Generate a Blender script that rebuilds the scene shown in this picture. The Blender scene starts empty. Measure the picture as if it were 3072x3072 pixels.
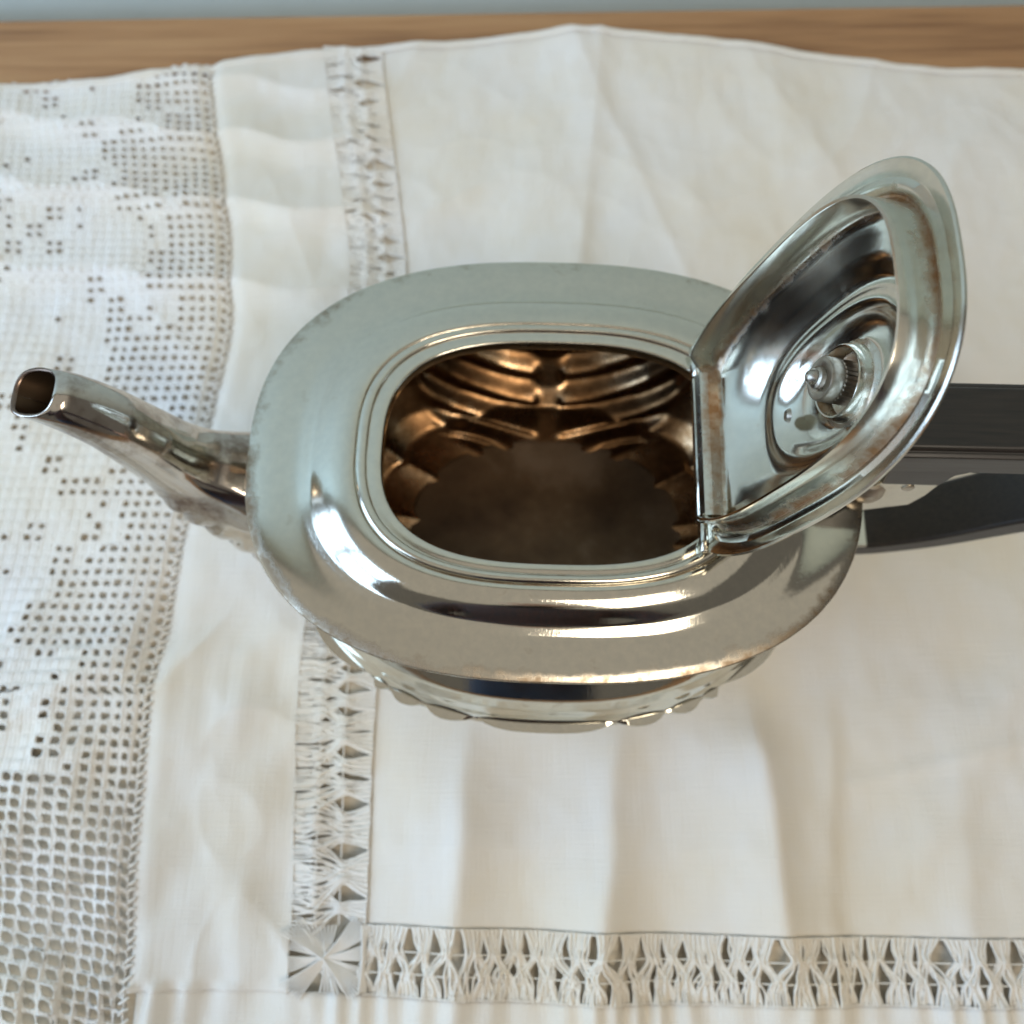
import bpy, bmesh, math, random
import numpy as np
from mathutils import Vector, Matrix, noise

random.seed(7)
scene = bpy.context.scene
COL = scene.collection
PI = math.pi

# ------------------------------------------------------------------ camera
T = math.radians(19.5)
CAM = Vector((0.0, 0.0, 0.335))
cam_d = bpy.data.cameras.new("camera")
cam = bpy.data.objects.new("camera", cam_d)
COL.objects.link(cam)
cam.location = CAM
cam.rotation_euler = (T, 0, 0)
cam_d.sensor_width = 36
cam_d.lens = 18 / 0.54
cam_d.clip_start = 0.01
cam_d.clip_end = 50
cam_d.dof.use_dof = True
cam_d.dof.focus_distance = 0.214
cam_d.dof.aperture_fstop = 13.0
cam_d.dof.aperture_blades = 0
scene.camera = cam

# ------------------------------------------------------------------ light
world = bpy.data.worlds.new("World")
scene.world = world
world.use_nodes = True
bg = world.node_tree.nodes["Background"]
bg.inputs[0].default_value = (1.0, 0.93, 0.82, 1)
bg.inputs[1].default_value = 0.16

def area(name, loc, target, sx, sy, power, color):
    d = bpy.data.lights.new(name, 'AREA')
    d.shape = 'RECTANGLE'
    d.size, d.size_y = sx, sy
    d.energy = power
    d.color = color
    o = bpy.data.objects.new(name, d)
    COL.objects.link(o)
    o.location = loc
    o.rotation_euler = (Vector(target) - Vector(loc)).to_track_quat('-Z', 'Y').to_euler()
    return o

def window(loc, target, cols, rows, pw, ph, gap, power, color):
    """a paned window: one area lamp for each pane, muntins dark between them"""
    loc = Vector(loc)
    q = (Vector(target) - loc).to_track_quat('-Z', 'Y')
    for i in range(cols):
        for j in range(rows):
            off = q @ Vector(((i - (cols - 1) / 2) * (pw + gap), (j - (rows - 1) / 2) * (ph + gap), 0))
            o = area("window_pane_light", loc + off, target, pw, ph, power / (cols * rows), color)
            o.rotation_euler = q.to_euler()

POTX, POTY, ROT = 0.0118, 0.105, -0.03
# tall window to the left, roof window front right, pale ceiling above
window((-1.0, -0.22, 0.52), (0, 0.1, 0.0), 2, 3, 0.40, 0.34, 0.05, 15.0, (0.53, 0.735, 1.0))
window((0.40, -0.78, 1.50), (0, 0.1, 0.05), 2, 3, 0.21, 0.19, 0.035, 11.0, (1.0, 0.875, 0.72))
area("ceiling_light", (0.1, -0.62, 1.70), (0.1, -0.62, 0), 2.6, 1.86, 5.2, (1.0, 0.93, 0.80))

scene.view_settings.view_transform = 'Standard'
scene.view_settings.look = 'None'
scene.view_settings.gamma = 1
scene.view_settings.exposure = -0.22
scene.view_settings.use_curve_mapping = False
scene.cycles.use_denoising = True
scene.cycles.max_bounces = 8
scene.cycles.glossy_bounces = 7
scene.cycles.diffuse_bounces = 3
scene.cycles.adaptive_threshold = 0.03
scene.cycles.sample_clamp_indirect = 4
scene.cycles.blur_glossy = 0.3

# ------------------------------------------------------------------ helpers
def smooth(a, b, x):
    t = min(1.0, max(0.0, (x - a) / (b - a)))
    return t * t * (3 - 2 * t)

def obj(name, verts, faces, mat, parent=None, shade=True, attr=None):
    me = bpy.data.meshes.new(name)
    me.from_pydata([tuple(v) for v in verts], [], faces)
    me.validate()
    if shade:
        me.polygons.foreach_set("use_smooth", [True] * len(me.polygons))
    if attr is not None:
        a = me.attributes.new("tarnish", 'FLOAT', 'POINT')
        a.data.foreach_set("value", [float(x) for x in attr])
    me.update()
    o = bpy.data.objects.new(name, me)
    COL.objects.link(o)
    if mat:
        me.materials.append(mat)
    if parent:
        o.parent = parent
    return o

def empty(name, loc=(0, 0, 0), parent=None):
    o = bpy.data.objects.new(name, None)
    o.empty_display_size = 0.02
    COL.objects.link(o)
    o.location = loc
    if parent:
        o.parent = parent
    return o

def fix_normals(o):
    bm = bmesh.new()
    bm.from_mesh(o.data)
    bmesh.ops.recalc_face_normals(bm, faces=bm.faces)
    bm.to_mesh(o.data)
    bm.free()

def sharpen(o, deg=32):
    bm = bmesh.new()
    bm.from_mesh(o.data)
    for e in bm.edges:
        if len(e.link_faces) == 2 and e.calc_face_angle(0) > math.radians(deg):
            e.smooth = False
    bm.to_mesh(o.data)
    bm.free()

def rings_mesh(rings, close_ring=True, cap0=False, cap1=False):
    """rings: list of equally long lists of points"""
    n = len(rings[0])
    V, Fc = [], []
    for r in rings:
        V += r
    for k in range(len(rings) - 1):
        for i in range(n if close_ring else n - 1):
            j = (i + 1) % n
            Fc.append((k * n + i, k * n + j, (k + 1) * n + j, (k + 1) * n + i))
    if cap0:
        Fc.append(tuple(range(n))[::-1])
    if cap1:
        b = (len(rings) - 1) * n
        Fc.append(tuple(b + i for i in range(n)))
    return V, Fc

def sup(a, b, n, N, i):
    """point i of N on a superellipse, evenly spread"""
    ph = 2 * PI * i / N
    c, s = a * math.cos(ph), b * math.sin(ph)
    th = math.atan2(s, c)
    c, s = math.cos(th), math.sin(th)
    r = (abs(c / a) ** n + abs(s / b) ** n) ** (-1 / n)
    return r * c, r * s

def pinterp(tab, x):
    """piecewise smooth interpolation of rows (x, v1, v2, ...)"""
    if x <= tab[0][0]:
        return tab[0][1:]
    for p, q in zip(tab, tab[1:]):
        if x <= q[0]:
            t = (x - p[0]) / (q[0] - p[0])
            return tuple(a + (b - a) * t for a, b in zip(p[1:], q[1:]))
    return tab[-1][1:]

def catmull(pts, m):
    """dense Catmull-Rom samples through points of any dimension"""
    P = [np.array(p, float) for p in pts]
    P = [2 * P[0] - P[1]] + P + [2 * P[-1] - P[-2]]
    out = []
    for i in range(1, len(P) - 2):
        p0, p1, p2, p3 = P[i - 1:i + 3]
        for k in range(m):
            t = k / m
            out.append(0.5 * ((2 * p1) + (-p0 + p2) * t + (2 * p0 - 5 * p1 + 4 * p2 - p3) * t * t + (-p0 + 3 * p1 - 3 * p2 + p3) * t ** 3))
    out.append(P[-2])
    return out

def lathe(name, prof, mat, parent, frame, N=40, knurl=None):
    """turned piece: prof = (radius, height) along the frame's z axis"""
    rings = []
    for k, (r, h) in enumerate(prof):
        ring = []
        for i in range(N):
            a = 2 * PI * i / N
            rr = r
            if knurl and knurl[0] <= k <= knurl[1]:
                rr = r * (1 - knurl[2] * (i % 2))
            ring.append(frame @ Vector((rr * math.cos(a), rr * math.sin(a), h)))
        rings.append(ring)
    V, Fc = rings_mesh(rings, True, True, True)
    o = obj(name, V, Fc, mat, parent, shade=False)
    for p in o.data.polygons:
        p.use_smooth = knurl is None
    fix_normals(o)
    sharpen(o, 40)
    if mat in (M_STEEL,):
        a_ = o.data.attributes.new("tarnish", 'FLOAT', 'POINT')
        a_.data.foreach_set("value", [0.35] * len(o.data.vertices))
    return o

# ------------------------------------------------------------------ materials
class Mat:
    def __init__(self, name):
        self.m = bpy.data.materials.new(name)
        self.m.use_nodes = True
        self.nt = self.m.node_tree
        self.b = self.nt.nodes["Principled BSDF"]
    def n(self, t, **kw):
        x = self.nt.nodes.new(t)
        for k, v in kw.items():
            setattr(x, k, v)
        return x
    def l(self, a, b):
        self.nt.links.new(a, b)
    def coord(self, scale=(1, 1, 1)):
        tc = self.n('ShaderNodeTexCoord')
        mp = self.n('ShaderNodeMapping')
        mp.inputs['Scale'].default_value = scale
        self.l(tc.outputs['Object'], mp.inputs[0])
        return mp.outputs[0]
    def noise(self, vec, scale, detail=4, rough=0.55):
        x = self.n('ShaderNodeTexNoise')
        x.inputs['Scale'].default_value = scale
        x.inputs['Detail'].default_value = detail
        x.inputs['Roughness'].default_value = rough
        self.l(vec, x.inputs['Vector'])
        return x.outputs['Fac']
    def ramp(self, fac, stops):
        x = self.n('ShaderNodeValToRGB')
        e = x.color_ramp.elements
        while len(e) > 2:
            e.remove(e[-1])
        for k, (p, c) in enumerate(stops):
            if k > 1:
                e.new(p)
            e[k].position = p
            e[k].color = (*c, 1) if len(c) == 3 else c
        self.l(fac, x.inputs[0])
        return x.outputs[0]
    def math(self, op, a, b=None, clamp=False):
        x = self.n('ShaderNodeMath', operation=op, use_clamp=clamp)
        for k, v in enumerate((a, b)):
            if v is None:
                continue
            if isinstance(v, (int, float)):
                x.inputs[k].default_value = v
            else:
                self.l(v, x.inputs[k])
        return x.outputs[0]
    def mix(self, fac, a, b):
        x = self.n('ShaderNodeMix', data_type='RGBA')
        if isinstance(fac, (int, float)):
            x.inputs[0].default_value = fac
        else:
            self.l(fac, x.inputs[0])
        for k, v in ((6, a), (7, b)):
            if isinstance(v, tuple):
                x.inputs[k].default_value = (*v, 1)
            else:
                self.l(v, x.inputs[k])
        return x.outputs[2]
    def bump(self, h, strength, dist):
        x = self.n('ShaderNodeBump')
        x.inputs['Strength'].default_value = strength
        x.inputs['Distance'].default_value = dist
        self.l(h, x.inputs['Height'])
        self.l(x.outputs[0], self.b.inputs['Normal'])

def silver(name, base=(0.69, 0.665, 0.58), tarn=(0.22, 0.15, 0.085), rough=0.065, rough2=0.34, patch=0.55):
    M = Mat(name)
    v = M.coord()
    at = M.n('ShaderNodeAttribute', attribute_name="tarnish").outputs['Fac']
    n1 = M.noise(v, 95, 6, 0.62)
    n2 = M.noise(v, 420, 4, 0.6)
    n3 = M.noise(v, 28, 3, 0.5)
    # attribute tarnish broken up by noise
    brk = M.math('ADD', M.math('MULTIPLY', n1, 0.65), M.math('MULTIPLY', n2, 0.35))
    brk = M.math('MULTIPLY', M.math('SUBTRACT', brk, 0.36), 3.6, True)
    t1 = M.math('ADD', M.math('SUBTRACT', M.math('MULTIPLY', at, 2.0), 1.0), brk, True)
    t1 = M.math('MINIMUM', t1, 0.9)
    # broad faint bloom
    bloom = M.ramp(n3, [(0.42, (0, 0, 0)), (0.72, (patch, patch, patch))])
    fine = M.ramp(n2, [(0.35, (0.94, 0.94, 0.94)), (0.7, (1.03, 1.02, 1.0))])
    c = M.mix(M.math('MULTIPLY', bloom, 0.30), base, (0.53, 0.515, 0.45))
    mul = M.n('ShaderNodeMix', data_type='RGBA', blend_type='MULTIPLY')
    mul.inputs[0].default_value = 1
    M.l(c, mul.inputs[6])
    M.l(fine, mul.inputs[7])
    c = M.mix(t1, mul.outputs[2], tarn)
    M.l(c, M.b.inputs['Base Color'])
    M.b.inputs['Metallic'].default_value = 1
    r = M.math('ADD', rough, M.math('MULTIPLY', bloom, 0.16))
    r = M.math('ADD', r, M.math('MULTIPLY', t1, rough2))
    M.l(r, M.b.inputs['Roughness'])
    vs = M.coord((900, 130, 130))
    sc = M.noise(vs, 3, 2, 0.6)
    M.bump(M.math('ADD', sc, M.math('MULTIPLY', n2, 0.6)), 0.10, 0.00012)
    return M.m

M_SILVER = silver("silver_plate")
M_LID = silver("silver_lid_inside", tarn=(0.34, 0.17, 0.06), rough=0.15, patch=0.9)
M_SPOUT = silver("silver_spout", base=(0.64, 0.595, 0.54), tarn=(0.17, 0.11, 0.08), rough=0.06, rough2=0.16, patch=0.5)
M_STEEL = silver("worn_nut_metal", base=(0.50, 0.46, 0.40), rough=0.26, patch=0.6)

def make_lining():
    M = Mat("tea_stained_lining")
    v = M.coord()
    n1 = M.noise(v, 60, 6, 0.6)
    n2 = M.noise(v, 300, 3)
    f = M.math('ADD', M.math('MULTIPLY', n1, 0.8), M.math('MULTIPLY', n2, 0.2))
    c = M.ramp(f, [(0.32, (0.085, 0.039, 0.016)), (0.5, (0.27, 0.150, 0.068)), (0.68, (0.62, 0.43, 0.26))])
    M.l(c, M.b.inputs['Base Color'])
    M.b.inputs['Metallic'].default_value = 1
    M.l(M.ramp(n1, [(0.3, (0.38,) * 3), (0.7, (0.20,) * 3)]), M.b.inputs['Roughness'])
    M.bump(n2, 0.15, 0.0003)
    return M.m
M_LINING = make_lining()

def make_residue():
    M = Mat("tea_residue")
    v = M.coord()
    n1 = M.noise(v, 30, 5, 0.55)
    n2 = M.noise(v, 260, 3)
    f = M.math('ADD', M.math('MULTIPLY', n1, 0.9), M.math('MULTIPLY', n2, 0.1))
    M.l(M.ramp(f, [(0.35, (0.085, 0.049, 0.025)), (0.52, (0.175, 0.112, 0.060)), (0.66, (0.29, 0.21, 0.14))]), M.b.inputs['Base Color'])
    M.b.inputs['Metallic'].default_value = 0.55
    M.b.inputs['Roughness'].default_value = 0.42
    M.bump(n2, 0.15, 0.0003)
    return M.m
M_RESIDUE = make_residue()

def make_ebony():
    M = Mat("ebonised_wood")
    g = M.noise(M.coord((60, 900, 900)), 1.0, 4, 0.6)
    c = M.ramp(g, [(0.3, (0.008, 0.007, 0.006)), (0.7, (0.026, 0.020, 0.016))])
    M.l(c, M.b.inputs['Base Color'])
    M.l(M.ramp(g, [(0.3, (0.38,) * 3), (0.7, (0.50,) * 3)]), M.b.inputs['Roughness'])
    M.b.inputs['IOR'].default_value = 1.5
    M.b.inputs['Coat Weight'].default_value = 0.25
    M.b.inputs['Coat Roughness'].default_value = 0.34
    M.bump(g, 0.12, 0.0002)
    return M.m
M_EBONY = make_ebony()

def make_linen(name, white=(0.84, 0.805, 0.745), weave=True):
    M = Mat(name)
    v = M.coord()
    st = M.noise(v, 13, 4, 0.6)
    c = M.ramp(st, [(0.40, white), (0.62, tuple(x * y for x, y in zip(white, (0.985, 0.95, 0.875)))), (0.8, tuple(x * y for x, y in zip(white, (0.95, 0.88, 0.76))))])
    M.l(c, M.b.inputs['Base Color'])
    M.b.inputs['Roughness'].default_value = 0.9
    M.b.inputs['Specular IOR Level'].default_value = 0.15
    M.b.inputs['Sheen Weight'].default_value = 0.15
    M.b.inputs['Sheen Roughness'].default_value = 0.5
    if weave:
        a = M.noise(M.coord((45, 1100, 1)), 1.0, 3, 0.7)
        b = M.noise(M.coord((1100, 45, 1)), 1.0, 3, 0.7)
        M.bump(M.math('ADD', a, b), 0.42, 0.0005)
    elif weave is None:
        M.bump(M.noise(v, 700, 3), 0.3, 0.0004)
    else:
        w = M.n('ShaderNodeTexWave', wave_type='BANDS', bands_direction='X')
        w.inputs['Scale'].default_value = 210
        w.inputs['Distortion'].default_value = 1.5
        M.l(v, w.inputs['Vector'])
        b = M.noise(v, 900, 3)
        M.bump(M.math('ADD', w.outputs['Fac'], b), 0.30, 0.0005)
    return M.m
M_LINEN = make_linen("white_linen")
M_UNDER = make_linen("unbleached_lining_cloth", (0.80, 0.735, 0.62))
M_LACE = make_linen("white_crochet_cotton", (0.88, 0.865, 0.835), weave=False)
M_THREAD = make_linen("linen_thread", (0.86, 0.825, 0.765), weave=None)

def make_oak():
    M = Mat("oak")
    v = M.coord((2.2, 38, 38))
    n1 = M.noise(v, 1.6, 6, 0.6)
    n2 = M.noise(M.coord((14, 420, 420)), 1.0, 4, 0.6)
    f = M.math('ADD', M.math('MULTIPLY', n1, 0.7), M.math('MULTIPLY', n2, 0.3))
    c = M.ramp(f, [(0.32, (0.17, 0.075, 0.03)), (0.5, (0.42, 0.225, 0.10)), (0.68, (0.55, 0.33, 0.16))])
    M.l(c, M.b.inputs['Base Color'])
    M.b.inputs['Roughness'].default_value = 0.5
    M.bump(f, 0.2, 0.0006)
    return M.m
M_OAK = make_oak()

def make_wall():
    M = Mat("duck_egg_paint")
    n = M.noise(M.coord(), 30, 4)
    M.l(M.ramp(n, [(0.3, (0.62, 0.72, 0.70)), (0.7, (0.65, 0.75, 0.73))]), M.b.inputs['Base Color'])
    M.b.inputs['Roughness'].default_value = 0.7
    M.bump(M.noise(M.coord(), 500, 2), 0.1, 0.0004)
    return M.m
M_WALL = make_wall()

def make_black():
    M = Mat("hole_shade")
    M.b.inputs['Base Color'].default_value = (0.02, 0.014, 0.01, 1)
    M.b.inputs['Roughness'].default_value = 0.6
    return M.m
M_BLACK = make_black()

# ------------------------------------------------------------------ setting
def box(name, x0, x1, y0, y1, z0, z1, mat, bev=0.0, parent=None):
    bm = bmesh.new()
    bmesh.ops.create_cube(bm, size=1)
    for v in bm.verts:
        v.co = Vector(((x0 + x1) / 2 + v.co.x * (x1 - x0), (y0 + y1) / 2 + v.co.y * (y1 - y0), (z0 + z1) / 2 + v.co.z * (z1 - z0)))
    if bev:
        bmesh.ops.bevel(bm, geom=bm.edges[:], offset=bev, segments=3, affect='EDGES')
    me = bpy.data.meshes.new(name)
    bm.to_mesh(me)
    bm.free()
    o = bpy.data.objects.new(name, me)
    COL.objects.link(o)
    me.materials.append(mat)
    if parent:
        o.parent = parent
    return o

TABZ = -0.0045
tb = box("table_top", -0.75, 0.75, -0.72, 0.0, TABZ - 0.03, TABZ, M_OAK, 0.002)
tb.location = (0, 0.3690, 0)
tb.rotation_euler = (0, 0, 0.0203)
tb["kind"] = "structure"
wl = box("wall", -1.6, 1.6, 0.0, 0.12, -0.8, 1.75, M_WALL)
wl.location = (0, 0.3790, 0)
wl.rotation_euler = (0, 0, 0.0203)
wl["kind"] = "structure"

# ------------------------------------------------------------------ tablecloth
def curve(pts):
    pts = sorted((y, x) for x, y in pts)
    ys = np.array([p[0] for p in pts])
    xs = np.array([p[1] for p in pts])
    g = np.linspace(-0.3, 0.5, 801)
    v = np.interp(g, ys, xs)
    k = np.exp(-0.5 * (np.arange(-40, 41) / 13.0) ** 2)
    k /= k.sum()
    v = np.convolve(np.pad(v, 40, mode='edge'), k, 'valid')
    return lambda y: float(np.interp(y, g, v))

lace_x = curve([(-.1353, .3208), (-.12, .2507), (-.1127, .2), (-.1186, .1468), (-.1224, .1105), (-.1253, .0709), (-.1248, .0167), (-.122, -.0242), (-.1204, -.0426), (-.119, -.14)])
bl_x = curve([(-.0851, .3359), (-.0754, .2834), (-.0651, .2223), (-.074, .0766), (-.0753, .0558), (-.0737, .0167), (-.0719, -.0163), (-.0705, -.0396), (-.070, -.14)])
br_x = curve([(-.0597, .3374), (-.0515, .2834), (-.0429, .2223), (-.048, .0485), (-.0479, .0167), (-.0474, -.0163), (-.0471, -.0396), (-.047, -.14)])
back_y = curve([(.3150, -.30), (.3179, -.2263), (.3208, -.1799), (.3268, -.15), (.3389, -.0872), (.3472, -.0158), (.3497, .0202), (.3482, .0561), (.3426, .1037), (.3359, .1506), (.3304, .1855), (.3292, .2283), (.327, .32)])
hb_y = curve([(-.0234, -.0471), (-.0253, .0058), (-.0265, .0568), (-.0273, .1077), (-.0281, .1639), (-.029, .33)])
hc_y = curve([(-.0420, -.13), (-.0426, -.0711), (-.0433, -.0444), (-.0456, .0057), (-.0463, .0555), (-.0466, .1054), (-.0471, .1605), (-.048, .33)])

def ridge(d, rise, fall):
    """1 at the crest d=0: swelling up from the left, breaking off in a crease on the right"""
    if d < 0:
        return max(0.0, 1 + d / rise) ** 1.6
    return max(0.0, 1 - d / fall) ** 2

FOLDS = [(-0.0160, 0.045, 0.028, 0.0080), (0.0330, 0.028, 0.020, 0.0058), (0.0850, 0.040, 0.024, 0.0088), (0.1060, 0.018, 0.008, 0.0026), (0.150, 0.036, 0.03, 0.0034), (0.19, 0.036, 0.03, 0.0035)]

def cloth_h(x, y):
    r = math.hypot((x - POTX) / 0.085, (y - POTY) / 0.07)
    out = smooth(0.75, 1.5, r)
    h = 0.0
    # upright folds in front of the pot
    w = smooth(0.062, 0.03, y) * smooth(-0.10, -0.02, y) 
    for k, (x0, ri, fa, am) in enumerate(FOLDS):
        d = x - x0 - (0.05 + 0.10 * math.sin(k * 2.3)) * y + 0.0035 * noise.noise(Vector((k * 5.1, y * 24, 31)))
        am *= 1.4 + 1.2 * noise.noise(Vector((k * 3.7, y * 17, 33)))
        h += am * (0.25 * ridge(d - 0.0022, ri, fa) + 0.5 * ridge(d, ri, fa) + 0.25 * ridge(d + 0.0022, ri, fa)) * w
    # lying folds on the strip at the back left
    wl_ = smooth(-0.045, -0.075, x) * smooth(0.17, 0.21, y)
    for y0, ri, fa, am in ((0.288, 0.020, 0.012, 0.0042), (0.252, 0.026, 0.010, 0.0050), (0.214, 0.022, 0.014, 0.0040), (0.318, 0.018, 0.01, 0.0025)):
        d = y - y0 + 0.10 * (x + 0.1) + 0.002 * math.sin(x * 120)
        h += am * ridge(-d, ri, fa) * wl_
    # soft creases of the main panel at the back
    wb = smooth(0.17, 0.22, y) * smooth(-0.05, 0.0, x)
    h += 0.0020 * ridge(x - 0.034 - 0.1 * (y - 0.28), 0.06, 0.012) * wb
    h += 0.0012 * ridge(x - 0.062 + 0.35 * (y - 0.25), 0.03, 0.01) * wb
    h += 0.0022 * ridge(x - 0.15 + 0.5 * (y - 0.25), 0.07, 0.03) * wb
    # diagonal creases right of the pot
    wr = smooth(0.09, 0.13, x)
    d = (y - 0.028) - 0.22 * (x - 0.15)
    h += 0.0009 * math.exp(-(d / 0.003) ** 2) * wr
    d = (x - 0.15) * 0.8 - (y - 0.02) * 0.6
    h += 0.0016 * math.exp(-(d / 0.009) ** 2) * smooth(0.07, 0.10, x) * smooth(0.085, 0.05, y)
    # strip left of the openwork, front: crumpled
    wc = smooth(-0.04, -0.065, x) * smooth(0.10, 0.06, y)
    h += wc * (0.0016 * (1 - abs(noise.noise(Vector((x * 30, y * 24, 21.0))))) ** 4 + 0.0050 * noise.noise(Vector((x * 34, y * 26, 3.1))) + 0.0022 * noise.noise(Vector((x * 80, y * 48, 7.7))))
    # general unevenness
    h += 0.0026 * noise.noise(Vector((x * 14, y * 14, 0.0))) + 0.0010 * noise.noise(Vector((x * 46 + 5, y * 30, 1.0)))
    # creases left from folding and use
    cr = 1 - abs(noise.noise(Vector((x * 16 + 3, y * 11, 12.0))))
    h += 0.0010 * cr ** 5
    cr = 1 - abs(noise.noise(Vector((x * 30 + 7, y * 42, 17.0))))
    h += 0.00035 * cr ** 5
    h += 0.00032 * noise.noise(Vector((x * 150, y * 90, 2.0)))
    # lace lies in a soft swell and dips at its seam
    lx = x - lace_x(y)
    if lx < 0.03:
        sw = smooth(0.03, -0.012, lx)
        h += 0.0075 * sw * smooth(0.10, 0.02, y) * (1 - 0.75 * smooth(-0.03, -0.10, lx))
        h += 0.0022 * smooth(0.0, -0.04, lx) * (0.6 + 0.8 * noise.noise(Vector((x * 20, y * 22, 9))))
        h -= 0.0020 * math.exp(-(lx / 0.004) ** 2)
    # puckers below the seam of the front hem
    s = hc_y(x) - y
    if -0.004 < s < 0.06:
        h += 0.0017 * math.exp(-max(0, s) / 0.022) * smooth(-0.004, 0.001, s) * (0.55 + 1.2 * noise.noise(Vector((x * 32, 2.2, 0)))) * math.sin(x * 2 * PI / 0.0098 + 7.0 * noise.noise(Vector((x * 26, y * 9, 4))))
    h = h * out + 0.0003
    # never below the table
    return max(h, TABZ + 0.0022)

cloth = empty("tablecloth", (0, 0, 0))
cloth["label"] = "old white linen tablecloth with filet lace border and drawn-thread openwork under the teapot"
cloth["category"] = "tablecloth"

def sheet(name, fx, fy, nu, nv, mat, lift=0.0):
    """fx(v) -> (x0, x1) ; fy(x) -> (y0, y1): a cloth panel following the folds"""
    V, Fc = [], []
    for j in range(nv + 1):
        v = j / nv
        for i in range(nu + 1):
            u = i / nu
            ym = 0.1
            for _ in range(3):
                x0, x1 = fx(ym)
                x = x0 + (x1 - x0) * u
                y0, y1 = fy(x)
                ym = y0 + (y1 - y0) * v
            V.append((x, ym, cloth_h(x, ym) + lift))
    for j in range(nv):
        for i in range(nu):
            a = j * (nu + 1) + i
            Fc.append((a, a + 1, a + nu + 2, a + nu + 1))
    o = obj(name, V, Fc, mat, cloth)
    md = o.modifiers.new("thickness", 'SOLIDIFY')
    md.thickness = 0.0007
    md.offset = -1
    return o

XR = 0.33
lp = sheet("linen_panel", lambda y: (br_x(y), XR), lambda x: (hb_y(x), back_y(x)), 260, 250, M_LINEN)
lp["label"] = "plain white linen field of the cloth"
ls = sheet("linen_strip", lambda y: (lace_x(y) + 0.0010, bl_x(y)), lambda x: (hc_y(x) - 0.0006, back_y(x)), 60, 300, M_LINEN, 0.0004)
hm = sheet("hem_strip", lambda y: (lace_x(-0.08) + 0.0025, XR), lambda x: (-0.15, hc_y(x)), 420, 60, M_LINEN)

def back_hem():
    V, Fc = [], []
    n = 420
    for i in range(n + 1):
        x = -0.296 + (XR + 0.296) * i / n
        yb = back_y(x)
        for dy, dz in ((-0.0034, 0.0004), (-0.0028, 0.0011), (-0.0012, 0.0013), (0.0002, 0.0009), (0.0007, 0.0), (0.0004, -0.0012)):
            V.append((x, yb + dy + 0.0002 * noise.noise(Vector((x * 90, dy * 300, 0))), cloth_h(x, yb + dy) + dz))
    for i in range(n):
        for k in range(5):
            a = i * 6 + k
            Fc.append((a, a + 6, a + 7, a + 1))
    o = obj("back_hem", V, Fc, M_LINEN, cloth)
back_hem()

def under_layer():
    """the cloth lies double: a second, creamier layer shows through the openwork"""
    V, Fc = [], []
    nx, ny = 120, 100
    for j in range(ny + 1):
        for i in range(nx + 1):
            x = -0.285 + (XR + 0.28) * i / nx
            y = -0.145 + (back_y(x) - 0.006 + 0.145) * j / ny
            top = cloth_h(x, y)
            z = max(TABZ + 0.0008, top - 0.0018 - 0.0024 * smooth(0.10, 0.0, y) - 0.0008 * noise.noise(Vector((x * 30, y * 30, 6))))
            V.append((x, y, z))
    for j in range(ny):
        for i in range(nx):
            a = j * (nx + 1) + i
            Fc.append((a, a + 1, a + nx + 2, a + nx + 1))
    o = obj("under_layer", V, Fc, M_UNDER, cloth)
    o["label"] = "creamy second layer of cloth showing through the holes"
under_layer()

def tube_pts(path, rad, V, Fc, sides=4):
    """adds a thin thread along path to V, Fc"""
    b = len(V)
    n = len(path)
    for k, p in enumerate(path):
        d = (path[min(k + 1, n - 1)] - path[max(k - 1, 0)]).normalized()
        up = Vector((0, 0, 1))
        s = d.cross(up)
        s = s.normalized() if s.length > 1e-6 else Vector((1, 0, 0))
        t = s.cross(d)
        r = rad[k] if isinstance(rad, (list, tuple)) else rad
        for i in range(sides):
            a = 2 * PI * (i + 0.5) / sides
            V.append(p + s * (math.cos(a) * r) + t * (math.sin(a) * r * 0.8))
    for k in range(n - 1):
        for i in range(sides):
            j = (i + 1) % sides
            Fc.append((b + k * sides + i, b + k * sides + j, b + (k + 1) * sides + j, b + (k + 1) * sides + i))

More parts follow.
